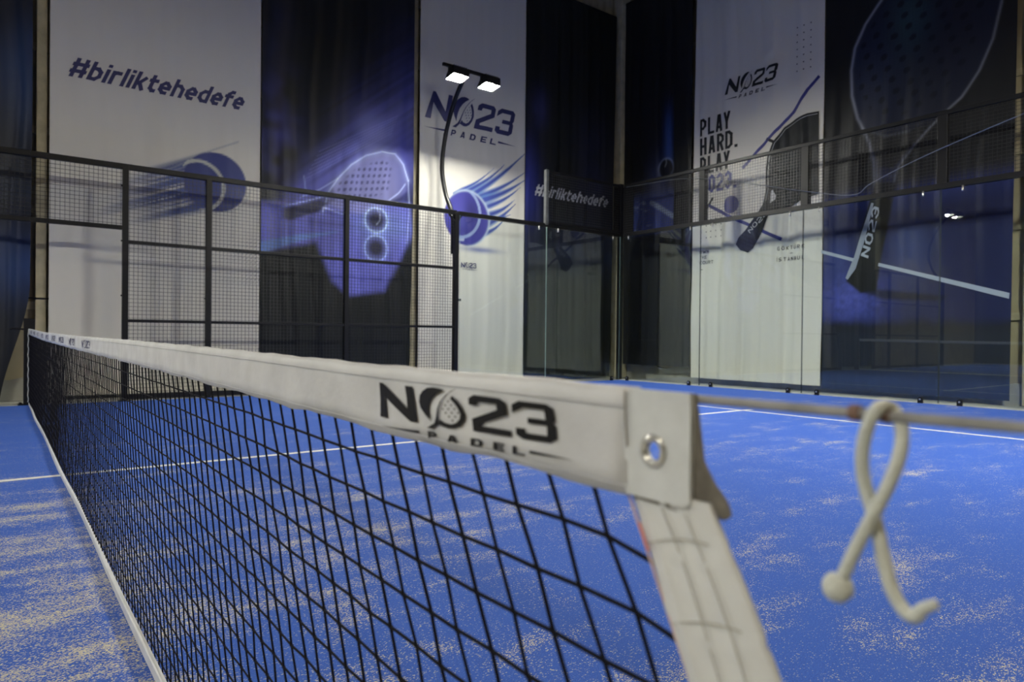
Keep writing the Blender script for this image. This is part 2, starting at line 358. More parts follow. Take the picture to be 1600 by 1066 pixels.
# ================================================================== FLOODLIGHT MASTS
def flood_mast(x, y, s, label, group='floodlight masts around the court'):     # s = +1: mast on the far side, arm leans towards -y
    t = thing('floodlight_mast', (x, y, 0), label, 'floodlight', group)
    pts = [(x, y+s*.13, 2.3), (x, y+s*.16, 2.95), (x, y+s*.40, 3.4), (x, y+s*.52, 3.9), (x, y+s*.40, 4.45), (x, y+s*.12, 4.95), (x, y-s*.18, 5.25), (x, y-s*.30, 5.31)]
    MB().tube(spline(pts, 8), .038, 10).build('mast', M_BLACK, t, smooth=True)
    MB().box((x-.05, y+s*.092, 2.35), (x+.05, y+s*.13, 2.85)).build('mast_bracket', M_BLACK, t)
    for q in (-.05, -.085):
        c = [(x+q*.4, p[1]+s*(.05 if i not in (0, 7) else .02)+q*.5, p[2]) for i, p in enumerate(pts[1:5])]
        MB().tube(spline([(x+q, y+.02*s, 2.86), (x+q*1.2, y+s*.14, 3.0)]+c, 6), .010, 6).build('cable', M_BLACK, t, smooth=True)
    ya = y-s*.30
    MB().box((x-.50, ya-.025, 5.30), (x+.62, ya+.025, 5.35)).build('crossbar', M_BLACK, t, bevel=.005)
    for dx in (-.22, .42):          # asymmetric flood: open-bottomed hood, reflector plate inside tilted towards the court
        cx = x+dx; P = lambda a, b, h: (cx+h, ya-s*a, 5.14+b)
        sec = [(-.13, 0), (-.13, .03), (-.01, .165), (.12, .165), (.13, .15), (.13, .028), (.122, .028), (.122, .148), (.116, .157), (-.006, .157), (-.122, .03), (-.122, 0)]
        b = MB().prism(sec, -.15, .15, P)
        for h in (-.15, .142): b.prism([(-.13, 0), (-.13, .03), (-.01, .165), (.12, .165), (.13, .15), (.13, .028)], h, h+.008, P)
        b = b.build('floodlight', M_BLACK, t)
        for k in range(7):
            q = -.12+k*.04; MB().prism([(-.06, .115), (.0, .19), (.10, .19), (.10, .165), (-.01, .165)], q-.004, q+.004, P).build('cooling_fin', M_BLACK, b)
        MB().prism([(-.116, .010), (.004, .145), (.002, .149), (-.120, .014)], -.135, .135, P).build('lens', M_LENS, b)
        for h in (-.17, .152): MB().prism([(-.02, .06), (.02, .06), (.02, .19), (-.02, .19)], h, h+.018, P).build('bracket', M_BLACK, b)
flood_mast(6, 10.0, 1, 'black curved mast with two lit floodlights in front of the white banner')
flood_mast(-6, 10.0, 1, 'black curved floodlight mast at the far side of the other half')
flood_mast(6, -.1, -1, 'black curved floodlight mast at the near side of the glass half')
flood_mast(-6, -.1, -1, 'black curved floodlight mast at the near side of the other half')
for sx in (6, -6):
    tag(MB().box((sx-.04, -.18, 0), (sx+.04, -.1, 3.0)).build('fence_post', M_BLACK, bevel=.006), 'black fence post carrying the near floodlight mast at %s' % ('the glass half' if sx > 0 else 'the other half'), 'post')
for i, (x, y) in enumerate(((-5, -1.5), (3.5, -1.5), (-5, -8), (3.5, -8))):  # unseen ceiling lamps added as even warm fill for the walls
    t = thing('added_fill_lamp', (x, y, 8.7), 'added unseen round ceiling fill lamp over the '+('near left bay', 'near right bay', 'rear left bay', 'rear right bay')[i], 'lamp', 'added fill lamps')
    MB().lathe([(.10, .35), (.12, .2), (.30, .0), (.28, .0), (.11, .19), (0, .2)], (x, y, 8.7), 'z', 20).build('reflector', M_GALV, t, smooth=True)
    MB().lathe([(0, .012), (.27, .012), (.27, .018), (0, .018)], (x, y, 8.7), 'z', 20).build('lens', M_FILL, t)
    MB().tube([(x, y, 9.05), (x, y, ZC)], .012, 6).build('suspension', M_BLACK, t)

# ================================================================== LETTERING
def glyph(ch, w, t, xh=.74):
    h = t/2; L, R, B, T = h, w-h, h, 1-h; X = xh-h; M = .5; c = min(.16, w*.3); mid = w/2
    bowl = lambda top: [(L+c, B), (R-c, B), (R, B+c), (R, top-c), (R-c, top), (L+c, top), (L, top-c), (L, B+c), (L+c, B)]
    G = {
     '#': [[(L+.10*w, 0), (L+.10*w, 1)], [(R-.10*w, 0), (R-.10*w, 1)], [(0, .32), (w, .32)], [(0, .68), (w, .68)]],
     'b': [[(L, 0), (L, 1)], [(L, B), (R-c, B), (R, B+c), (R, X-c), (R-c, X), (L, X)]],
     'd': [[(R, 0), (R, 1)], [(R, B), (L+c, B), (L, B+c), (L, X-c), (L+c, X), (R, X)]],
     'i': [[(mid, 0), (mid, xh)], [(mid, .84), (mid, 1)]],
     'l': [[(mid, 0), (mid, 1)]],
     'r': [[(L, 0), (L, xh)], [(L, X-c*.6), (L+c, X), (w, X)]],
     'k': [[(L, 0), (L, 1)], [(L, .36), (L+.12, .36), (R, xh)], [(L+.16, .40), (R, 0)]],
     't': [[(L+.04, .95), (L+.04, B+c), (L+.04+c, B), (w, B)], [(-.04, X), (w, X)]],
     'e': [[(R-.02, B), (L+c, B), (L, B+c), (L, X-c), (L+c, X), (R-c, X), (R, X-c), (R, .36), (L, .36)]],
     'h': [[(L, 0), (L, 1)], [(L, X), (R-c, X), (R, X-c), (R, 0)]],
     'f': [[(L+.06, 0), (L+.06, T-c), (L+.06+c, T), (w+.02, T)], [(-.04, X), (w, X)]],
     'P': [[(L, 0), (L, 1)], [(L, T), (R-c, T), (R, T-c), (R, .42+c), (R-c, .42), (L, .42)]],
     'L': [[(L, 1), (L, B), (w, B)]],
     'A': [[(L, 0), (mid-h*.3, 1)], [(R, 0), (mid+h*.3, 1)], [(L+.1*w, .26), (R-.1*w, .26)]],
     'Y': [[(L*.8, 1), (mid, .42)], [(w-L*.8, 1), (mid, .42)], [(mid, .46), (mid, 0)]],
     'H': [[(L, 0), (L, 1)], [(R, 0), (R, 1)], [(L, M), (R, M)]],
     'R': [[(L, 0), (L, 1)], [(L, T), (R-c, T), (R, T-c), (R, .46+c), (R-c, .46), (L, .46)], [(mid, .46), (R, 0)]],
     'D': [[(L, 0), (L, 1)], [(L, T), (R-c, T), (R, T-c), (R, B+c), (R-c, B), (L, B)]],
     '.': [[(h, 0), (h, t*1.05)]],
     'N': [[(L, 0), (L, 1)], [(R, 0), (R, 1)], [(L, 1-h*.6), (R, h*.6)]],
     'O': [bowl(T)], '0': [bowl(T)],
     '2': [[(L, T-c*1.2), (L, T-c), (L+c, T), (R-c, T), (R, T-c), (R, .58), (L, .24), (L, B), (w, B)]],
     '3': [[(L, T-c*1.2), (L, T-c), (L+c, T), (R-c, T), (R, T-c), (R, M+.06), (R-.06, M), (L+.12, M)], [(R-.06, M), (R, M-.06), (R, B+c), (R-c, B), (L+c, B), (L, B+c), (L, B+c*1.2)]],
     'W': [[(L, 1), (w*.28, 0)], [(w*.28, 0), (mid, .8)], [(mid, .8), (w*.72, 0)], [(w*.72, 0), (R, 1)]],
     'T': [[(0, T), (w, T)], [(mid, 0), (mid, T)]],
     'E': [[(L, 0), (L, 1)], [(L, T), (w, T)], [(L, M), (w*.9, M)], [(L, B), (w, B)]],
     'C': [[(w, T), (L+c, T), (L, T-c), (L, B+c), (L+c, B), (w, B)]],
     'U': [[(L, 1), (L, B+c), (L+c, B), (R-c, B), (R, B+c), (R, 1)]],
     'G': [[(w, T), (L+c, T), (L, T-c), (L, B+c), (L+c, B), (R, B), (R, M), (mid, M)]],
     'K': [[(L, 0), (L, 1)], [(L, .42), (R, 1)], [(L+.12, .52), (R, 0)]],
     'S': [[(w, T), (L+c, T), (L, T-c), (L, M+c*.6), (L+c, M), (R-c, M), (R, M-c*.6), (R, B+c), (R-c, B), (0, B)]],
     'B': [[(L, 0), (L, 1)], [(L, T), (R-c, T), (R-.02, T-c), (R-.02, M+c*.7), (R-c, M), (L, M)], [(R-c, M), (R, M-c*.7), (R, B+c), (R-c, B), (L, B)]],
     'I': [[(mid, 0), (mid, 1)]], '-': [[(0, M), (w, M)]],
    }
    G['Ö'] = G['O']+[[(L+.1*w, 1.14), (L+.1*w, 1.26)], [(R-.1*w, 1.14), (R-.1*w, 1.26)]]
    G['Ü'] = G['U']+[[(L+.1*w, 1.14), (L+.1*w, 1.26)], [(R-.1*w, 1.14), (R-.1*w, 1.26)]]
    G['İ'] = G['I']+[[(mid, 1.14), (mid, 1.26)]]
    return G[ch]
NARROW = {'i': .42, 'l': .42, '.': .42, 'r': .78, 't': .72, 'f': .74, 'I': .35, 'İ': .35, '#': 1.25, 'W': 1.35}
def stroke_quads(pl, t):
    out = []
    for i in range(len(pl)-1):
        a = np.array(pl[i], float); b = np.array(pl[i+1], float); d = b-a; l = np.hypot(*d)
        if l < 1e-6: continue
        d /= l; n = np.array([-d[1], d[0]])*t/2
        closed = np.allclose(pl[0], pl[-1]) and len(pl) > 2
        if i > 0 or closed: a = a-d*t*.40
        if i < len(pl)-2 or closed: b = b+d*t*.40
        out.append([tuple(a-n), tuple(b-n), tuple(b+n), tuple(a+n)])
    return out
def text_quads(txt, x0, y0, x1, cap, w=.55, t=.16, gap=.14, shear=0.0, xh=.74):
    """quads of a word set between x0 and x1 on baseline y0"""
    adv = 0; Q = []
    for ch in txt:
        if ch == ' ': adv += w; continue
        gw = w*NARROW.get(ch, 1.0)
        if ch in 'il.Iİ': gw = t*1.05
        for pl in glyph(ch, gw, t, xh):
            for q in stroke_quads(pl, t): Q.append([(a+adv, b) for a, b in q])
        adv += gw+gap
    adv -= gap; k = (x1-x0-shear*cap)/adv
    return [[(x0+a*k+b*cap*shear, y0+b*cap) for a, b in q] for q in Q]
# emblem, traced once with letter height 1: N, crescent and bat (the O), 2, 3
LOGO_RAW = {
 'N': [(-.13,0),(.0,1.0),(.24,1.0),(1.62,.36),(1.50,1.0),(1.93,1.0),(2.18,0.0),(1.77,0.0),(.30,.60),(.44,0.0)],
 'crescent': [(3.64,1.02),(3.40,1.06),(3.10,1.07),(2.78,1.03),(2.50,.92),(2.33,.78),(2.28,.60),(2.36,.44),(2.60,.27),(2.92,.10),(2.86,.25),(2.85,.42),(2.90,.60),(3.05,.76),(3.30,.90)],
 'bat_sweep': [(4.20,1.12),(3.95,1.03),(3.70,.90),(3.45,.70),(3.30,.48),(3.20,.22),(3.08,.06),(2.66,-.12),(3.02,-.13),(3.30,.04),(3.33,.28),(3.39,.50),(3.54,.72),(3.82,.94)],
 'bat_rim': [(4.00,.90),(4.22,.78),(4.42,.60),(4.53,.42),(4.48,.24),(4.30,.08),(4.05,.0),(3.75,-.02),(3.45,.02),(3.30,.04),(3.38,.20),(3.62,.12),(3.90,.10),(4.12,.16),(4.28,.28),(4.32,.42),(4.22,.58),(4.05,.72),(3.90,.81)],
 'two': [(4.70,.72),(4.70,.90),(4.93,1.0),(5.98,1.0),(6.20,.90),(6.24,.58),(5.16,.24),(5.16,.17),(6.34,.17),(6.34,0.0),(4.78,0.0),(4.78,.34),(5.86,.68),(5.84,.83),(5.08,.83),(5.04,.72)],
 'three': [(6.40,.66),(6.40,.88),(6.64,1.0),(7.54,1.0),(7.74,.90),(7.78,.60),(7.70,.52),(7.80,.44),(7.84,.12),(7.62,0.0),(6.74,0.0),(6.50,.10),(6.50,.28),(6.82,.28),(6.84,.17),(7.52,.17),(7.50,.43),(6.90,.43),(6.90,.58),(7.46,.58),(7.44,.83),(6.76,.83)],
}
LOGO_DOTS = [(3.58+.135*i+.125*j, .50-.095*i+.115*j) for i in range(4) for j in range(3)]
def logo_polys(warp, padel=True):
    """polygons of the emblem through warp(x, z); x runs 0..7.84, z 0..1 for the letters"""
    out = []
    for k, v in LOGO_RAW.items(): out.append([warp(*p) for p in v])
    for a, b in LOGO_DOTS: out.append([warp(a+.042*math.cos(q), b+.030*math.sin(q)) for q in np.linspace(0, 2*PI, 7)[:-1]])
    if padel:
        for ch, x in zip('PADEL', (2.70, 3.68, 4.67, 5.58, 6.38)):
            for pl in glyph(ch, .78, .22):
                for q in stroke_quads(pl, .22): out.append([warp(x+a*.60, -.46+b*.23) for a, b in q])
        out.append([warp(*p) for p in ((.0,-.33),(2.25,-.28),(2.25,-.36),(1.2,-.345))])
        out.append([warp(*p) for p in ((6.98,-.28),(8.4,-.34),(7.7,-.35),(6.98,-.36))])
    return out
_xs = np.array([-.2, 0, 2.23, 4.64, 6.37, 7.84, 8.4]); _xt = np.array([-.08, 0, .93, 1.92, 2.82, 3.70, 4.02])
def logo_wall(s0, z0, h, k=1.0, shear=.28):
    return logo_polys(lambda x, z: (s0+h*(k*float(np.interp(x, _xs, _xt))+shear*z), z0+h*z))

# ================================================================== BANNERS
def sst(a, b, x):
    t = np.clip((x-a)/(b-a), 0, 1); return t*t*(3-2*t)
_rng = np.random.RandomState(3); _tab = _rng.rand(256, 256)
def vnoise(x, y):
    xi = np.floor(x).astype(int); yi = np.floor(y).astype(int); fx = x-xi; fy = y-yi; fx = fx*fx*(3-2*fx); fy = fy*fy*(3-2*fy)
    g = lambda a, b: _tab[a % 256, b % 256]
    return (g(xi, yi)*(1-fx)+g(xi+1, yi)*fx)*(1-fy)+(g(xi, yi+1)*(1-fx)+g(xi+1, yi+1)*fx)*fy
def fbm(x, y): return vnoise(x, y)*.5+vnoise(x*2.1+7, y*2.1+3)*.3+vnoise(x*4.3+1, y*4.3+9)*.2
def segd(s, z, a, b):
    d = np.array(b)-np.array(a); l2 = (d**2).sum(); t = np.clip(((s-a[0])*d[0]+(z-a[1])*d[1])/l2, 0, 1)
    return np.hypot(s-a[0]-t*d[0], z-a[1]-t*d[1])
def pathd(s, z, pts):
    r = segd(s, z, pts[0], pts[1])
    for a, b in zip(pts[1:-1], pts[2:]): r = np.minimum(r, segd(s, z, a, b))
    return r
def inside(s, z, pts):
    r = np.zeros(s.shape, bool); n = len(pts)
    for i in range(n):
        (x0, y0), (x1, y1) = pts[i], pts[(i+1) % n]
        if y0 == y1: continue
        c = ((y0 > z) != (y1 > z)) & (s < (x1-x0)*(z-y0)/(y1-y0)+x0); r ^= c
    return r
def poly_mask(s, z, pts, soft):
    ins = inside(s, z, pts); d = pathd(s, z, list(pts)+[pts[0]]); sd = np.where(ins, -d, d)
    return 1-sst(-soft, soft, sd)
class Ink:
    def __init__(q, s, z, base): q.s = s; q.z = z; q.c = np.tile(np.array(base, float), (s.size, 1))
    def mix(q, m, col): m = np.clip(m, 0, 1)[:, None]; q.c = q.c*(1-m)+np.array(col)*m
    def add(q, m, col): q.c = q.c+np.clip(m, 0, None)[:, None]*np.array(col)

class Banner:
    def __init__(b, side, sl, sr, z0, z1, amp, seed, art, label, step=.02, lower=1.0):
        b.side = side; b.amp = amp; b.ph = np.random.RandomState(seed).rand(12)*6.28; b.lower = lower; b.z1 = z1
        b.ca = (sl(3.0)+sr(3.0))/2
        b.root = thing('banner', (b.ca, DB, 0) if side == 'S' else (DB, -b.ca, 0), label, 'banner', 'printed banners hung on the hall walls')
        n = int((sr(3.)-sl(3.))/step); k = int((z1-z0)/step)
        zz = np.linspace(z0, z1, k+1); uu = np.linspace(0, 1, n+1); U, Z = np.meshgrid(uu, zz)
        S0 = np.array([sl(z) for z in zz])[:, None]; S1 = np.array([sr(z) for z in zz])[:, None]
        S = (S0+(S1-S0)*U).ravel(); Z = Z.ravel()
        P = b.surf(S, Z, 0.0)
        me = bpy.data.meshes.new('sheet'); nv = (n+1)*(k+1); nf = n*k
        i = (np.arange(k)[:, None]*(n+1)+np.arange(n)[None]).ravel(); F = np.stack([i, i+1, i+n+2, i+n+1], 1).astype(np.int32)
        me.vertices.add(nv); me.vertices.foreach_set('co', P.astype(np.float32).ravel())
        me.loops.add(nf*4); me.loops.foreach_set('vertex_index', F.ravel())
        me.polygons.add(nf); me.polygons.foreach_set('loop_start', np.arange(0, nf*4, 4, dtype=np.int32)); me.polygons.foreach_set('loop_total', np.full(nf, 4, np.int32))
        me.polygons.foreach_set('use_smooth', np.ones(nf, bool)); me.update(); me.validate()
        at = me.color_attributes.new('ink', 'FLOAT_COLOR', 'POINT')
        C = np.ones((nv, 4), np.float32); C[:, :3] = np.clip(art(S, Z), 0, 1); at.data.foreach_set('color', C.ravel())
        me.materials.append(M_PRINT); o = bpy.data.objects.new('sheet', me); COL.objects.link(o)
        o.parent = b.root; o.matrix_parent_inverse = b.root.matrix_basis.inverted()
        a, c = sl(z1), sr(z1)
        pts = [b.xyz(a, z1+.01, -.01), b.xyz(c, z1+.01, -.01)]
        MB().tube(pts, .018, 8).build('top_batten', M_BLACK, b.root)
    def fold(b, s, z):
        p = b.ph; g = 1-sst(1.0, 5.0, z)*(1-1/b.lower) if b.lower > 1 else 1.0
        q = s+.05*np.sin(z*.9+p[6])+.02*np.sin(z*2.3+p[7])
        f = .45*np.sin(q*6.28/.86+p[0])+.30*np.sin(q*6.28/.47+p[1]+.2*z)+.20*np.sin(q*6.28/.29+p[2]-.25*z)+.10*np.sin(q*6.28/.17+p[3])
        sag = .25*np.sin(z*1.7+p[4]+s)+.18*np.sin(z*3.3+p[5]-s*1.4)
        return b.amp*g*(f+sag*.6)
    def xyz(b, s, z, off):
        return (s, DB-off, z) if b.side == 'S' else (DB-off, -s, z)
    def surf(b, s, z, off):
        d = DB-b.fold(s, z)-off
        return np.stack([s, d, z], 1) if b.side == 'S' else np.stack([d, -s, z], 1)
    def decal(b, polys, m, name='lettering', off=.008, lim=.035):
        """flat print: polygons laid on the sheet, following its folds"""
        T = []
        for p in polys:
            tri = tessellate_polygon([[Vector((x, y, 0)) for x, y in p]])
            for t in tri:
                st = [tuple(p[i] for i in t)]
                while st:
                    a = st.pop(); e = [math.dist(a[0], a[1]), math.dist(a[1], a[2]), math.dist(a[2], a[0])]; k = e.index(max(e))
                    if e[k] <= lim: T.append(a); continue
                    q0, q1, q2 = a[k], a[(k+1) % 3], a[(k+2) % 3]; mm = ((q0[0]+q1[0])/2, (q0[1]+q1[1])/2)
                    st += [(q0, mm, q2), (mm, q1, q2)]
        A = np.array(T, float).reshape(-1, 2); P = b.surf(A[:, 0], A[:, 1], off)
        me = bpy.data.meshes.new(name); me.from_pydata([tuple(v) for v in P], [], [(3*i, 3*i+1, 3*i+2) for i in range(len(T))]); me.update()
        bm = bmesh.new(); bm.from_mesh(me); bmesh.ops.remove_doubles(bm, verts=bm.verts, dist=1e-5)
        for f in bm.faces:
            f.normal_update()
            nn = -f.normal.y if b.side == 'S' else -f.normal.x
            if nn < 0: f.normal_flip()
        bm.to_mesh(me); bm.free(); me.materials.append(m)
        o = bpy.data.objects.new(name, me); COL.objects.link(o); o.parent = b.root; o.matrix_parent_inverse = b.root.matrix_basis.inverted()
        return o
ZT = 7.88
DARK = (.014, .016, .016); WHITE = (.72, .695, .63)
S_, B_ = on_side, on_back
cst = lambda v: (lambda z: v)

# --- far left dark blue banner, gathered at its foot
def art1(s, z):
    k = Ink(s, z, (.012, .014, .020)); n = fbm(s*2, z*.8)
    k.mix(np.exp(-((z-4.1)/.7)**2)*sst(-.7, .05, s)*(.2+n*.9), (.03, .07, .19)); k.mix(np.exp(-((z-1.75)/.42)**2)*(.2+n*.8), (.03, .075, .24))
    k.mix(np.exp(-((z-2.7)/.25)**2)*.4*n, (.1, .16, .3)); return k.c
def edge1(z): return .042-.30*(1-sst(-.15, 1.5, z))-.008*max(0, 3.5-z)
b1 = Banner('S', cst(-2.45), edge1, .05, ZT, .045, 1, art1, 'dark blue printed banner at the left edge of the picture')

# --- white banner with hashtag and flying ball
BC = S_(337, 285); BR = .435
def ball_trail(k, c, r, d, seed):
    d = np.array(d)/np.hypot(*d); n = np.array([-d[1], d[0]]); p = (k.s-c[0])*d[0]+(k.z-c[1])*d[1]; q = (k.s-c[0])*n[0]+(k.z-c[1])*n[1]
    return p, q
def art2(s, z):
    k = Ink(s, z, WHITE)
    p, q = ball_trail(k, BC, BR, (-1.19, -.47), 1)
    st = vnoise(q*22+3, p*.9)*.55+vnoise(q*55, p*1.7+5)*.45
    wid = 1-sst(.75, 1.02, np.abs(q+.03)/(BR*(1-.10*np.clip(p, 0, 2))))
    ln = 1-sst(.65, 1.85, p*(1+.55*np.abs(q)/BR)+.55*(vnoise(q*16, q*0)-.5))
    m = wid*ln*sst(-.1, .1, p)
    k.mix(m*sst(.26, .52, st)*.97, (.032, .055, .21)); k.mix(m*.6*sst(.3, .7, vnoise(q*30+9, p)), (.075, .12, .33)); k.mix(m*sst(.70, .8, st)*.8, (.60, .62, .64))
    # long thin scratch above the ball and beyond
    for a, b in (((245, 262), (372, 222)), ((255, 268), (330, 238))):
        k.mix((1-sst(.006, .022, segd(s, z, S_(*a), S_(*b))))*.5, (.30, .33, .40))
    r = np.hypot(s-BC[0], z-BC[1])
    k.mix(1-sst(BR-.012, BR+.012, r), (.030, .042, .19))
    k.mix((1-sst(BR-.01, BR+.01, r))*sst(.25, .9, (s-BC[0]+z-BC[1])/BR+.5)*.45, (.06, .085, .30))
    c2 = S_(311, 290); r2 = np.hypot((s-c2[0])/.95, z-c2[1]); R2 = .355
    k.mix((1-sst(.018, .034, np.abs(r2-R2)))*(r < BR+.04), (.52, .54, .52))
    k.mix((1-sst(R2-.04, R2-.015, r2))*(.75+.0*s)*sst(-.5, .2, (s-c2[0])/R2+.3), (.035, .055, .23))
    k.mix((1-sst(.006, .018, np.abs(np.hypot(s-BC[0]-.07, z-BC[1]-.0)-BR*.98)))*(z < BC[1]-.05)*(s > BC[0]+.1)*.8, (.5, .52, .5))
    # dot raster fading in towards the right edge
    gx = (s*100/6.2) % 1-.5; gz = (z*100/6.2) % 1-.5; dd = np.hypot(gx, gz)
    m = (1-sst(.10, .26, dd))*sst(2.05, 2.85, s)*sst(1.62, 1.66, z)*(1-sst(2.15, 2.5, z))
    k.mix(m*.9, (.06, .07, .12)); return k.c
b2 = Banner('S', cst(.225), cst(2.885), .04, ZT, .011, 2, art2, 'white banner with navy hashtag and a blue ball trailing streaks leftwards')
b2.decal(text_quads('#birliktehedefe', .405, 4.222, 2.70, .262, w=.60, t=.19, gap=.095, shear=.40), M_NAVY)

# --- dark banner with glowing racket
def art3(s, z):
    k = Ink(s, z, DARK); n = fbm(s*1.7, z*1.7); n2 = fbm(s*4+3, z*4)
    gl = (.17, .18, .66); P = lambda *a: [S_(*q) for q in a]
    k.mix(np.exp(-((s-3.15)/.33)**2)*np.exp(-((z-4.0)/.75)**2)*sst(.3, .7, n)*.9, (.05, .055, .26))
    k.mix(np.exp(-((s-3.1)/.25)**2)*np.exp(-((z-5.6)/.6)**2)*n*.35, (.05, .07, .25))
    k.mix(np.exp(-((s-5.3)/.3)**2)*np.exp(-((z-5.0)/.7)**2)*n*.5, (.05, .065, .25))
    # beam sweeping up to the right
    a = np.array(S_(420, 345)); bq = np.array(S_(645, 190)); d = (bq-a)/np.hypot(*(bq-a)); nn = np.array([-d[1], d[0]])
    p = (s-a[0])*d[0]+(z-a[1])*d[1]; q = (s-a[0])*nn[0]+(z-a[1])*nn[1]; wd = .12+.21*np.clip(p, 0, 4)
    st = vnoise(q*18, p*.6)
    k.mix(np.exp(-(q/wd)**2)*sst(-.3, .8, p)*(1-sst(2.4, 3.2, p)*.5)*(.45+.6*st), (.13, .14, .54))
    k.mix(np.exp(-((s-4.75)/.32)**2)*np.exp(-((z-4.25)/.33)**2)*.85, (.27, .28, .60))
    k.mix(np.exp(-((s-5.3)/.22)**2)*np.exp(-((z-3.9)/.6)**2)*.7, (.08, .085, .42))
    # court floor the racket lies on
    fl = P((405, 315), (505, 318), (640, 318), (646, 365), (600, 455), (545, 462), (520, 440), (495, 378), (405, 392))
    k.mix(poly_mask(s, z, fl, .07)*(.72+.35*n2), gl)
    k.mix(np.exp(-((z-S_(500, 348)[1])/.035)**2)*sst(3.2, 4.0, s)*.45, (.05, .055, .2))
    k.mix(np.exp(-((s-4.95)/.5)**2)*np.exp(-((z-2.75)/.25)**2)*.7, (.26, .36, .82))
    ln = P((402, 378), (470, 366), (528, 362), (470, 376), (402, 398)); k.mix(poly_mask(s, z, ln, .03)*.85, (.17, .29, .66))
    # racket face
    face = P((512, 318), (516, 298), (528, 279), (548, 258), (572, 243), (597, 237), (617, 241), (630, 258), (637, 280), (634, 298), (622, 308), (606, 316), (590, 332), (560, 334), (535, 330))
    k.mix(poly_mask(s, z, face, .05)*.75, (.28, .29, .62))
    k.mix(poly_mask(s, z, face, .05)*sst(5.0, 5.35, s)*.6, (.04, .05, .2))
    gx = ((s-.18*z)*100/9.5) % 1-.5; gz = ((z-.16*s)*100/11) % 1-.5
    inn = P((522, 312), (530, 285), (560, 262), (598, 250), (612, 258), (606, 298), (575, 312), (545, 318))
    k.mix((1-sst(.20, .36, np.hypot(gx, gz*1.05)))*poly_mask(s, z, inn, .03)*.8, (.055, .055, .15))
    rim = P((505, 330), (514, 300), (528, 279), (548, 258), (572, 243), (597, 237), (617, 241), (630, 258), (638, 282)); dd = pathd(s, z, rim)
    k.add(np.exp(-(dd/.012)**2)*.9+np.exp(-(dd/.06)**2)*.22, (.42, .50, .72))
    for pts, wt in ((P((638, 282), (640, 330), (636, 380)), .6), (P((608, 313), (622, 302), (633, 288)), .7), (P((470, 308), (500, 296), (528, 279)), .5), (P((500, 322), (522, 330), (545, 338)), .8), (P((437, 324), (470, 316), (512, 306)), .7), (P((475, 275), (478, 300)), .4)):
        k.add(np.exp(-(pathd(s, z, pts)/.012)**2)*wt, (.40, .48, .72))
    for i in range(7):
        o = .035*i; k.add(np.exp(-(segd(s, z, (3.6+o, 3.35+o*2.2), (5.1+o*.5, 4.35+o*1.5))/.008)**2)*.16, (.35, .38, .8))
    # handle
    hd = P((443, 326), (500, 312), (512, 318), (500, 330), (452, 345), (442, 340)); k.mix(poly_mask(s, z, hd, .03)*.92, (.016, .018, .045))
    k.mix(poly_mask(s, z, P((500, 310), (520, 292), (524, 312), (510, 322)), .03)*.6, (.03, .03, .09))
    # ball and its mirror image on the floor
    for (u, v), f in (((588, 344), 1.0), ((588, 388), .7)):
        c = S_(u, v); r = np.hypot((s-c[0]), (z-c[1])*(1 if f == 1 else .95)); R = .205
        k.mix((1-sst(R-.03, R+.01, r))*(.95), (.10, .11, .34)); k.mix((1-sst(R*.35, R*.85, np.hypot(s-c[0]+.0, z-c[1]-.0)))*.9, (.022, .022, .035))
        k.add((np.exp(-((r-R)/.014)**2)*.8+np.exp(-((r-R)/.06)**2)*.25)*f, (.38, .52, .80))
        if f == 1: k.add(np.exp(-((np.hypot(s-c[0]+.10, z-c[1]-.06)-.17)/.010)**2)*(s > c[0])*(r < R)*.7, (.4, .45, .6))
    return k.c
b3 = Banner('S', cst(2.905), lambda z: 5.53-.06*(1-sst(0, 3, z)), .04, ZT, .036, 5, art3, 'dark banner with a glowing violet racket and ball behind the wire mesh', lower=2.2)

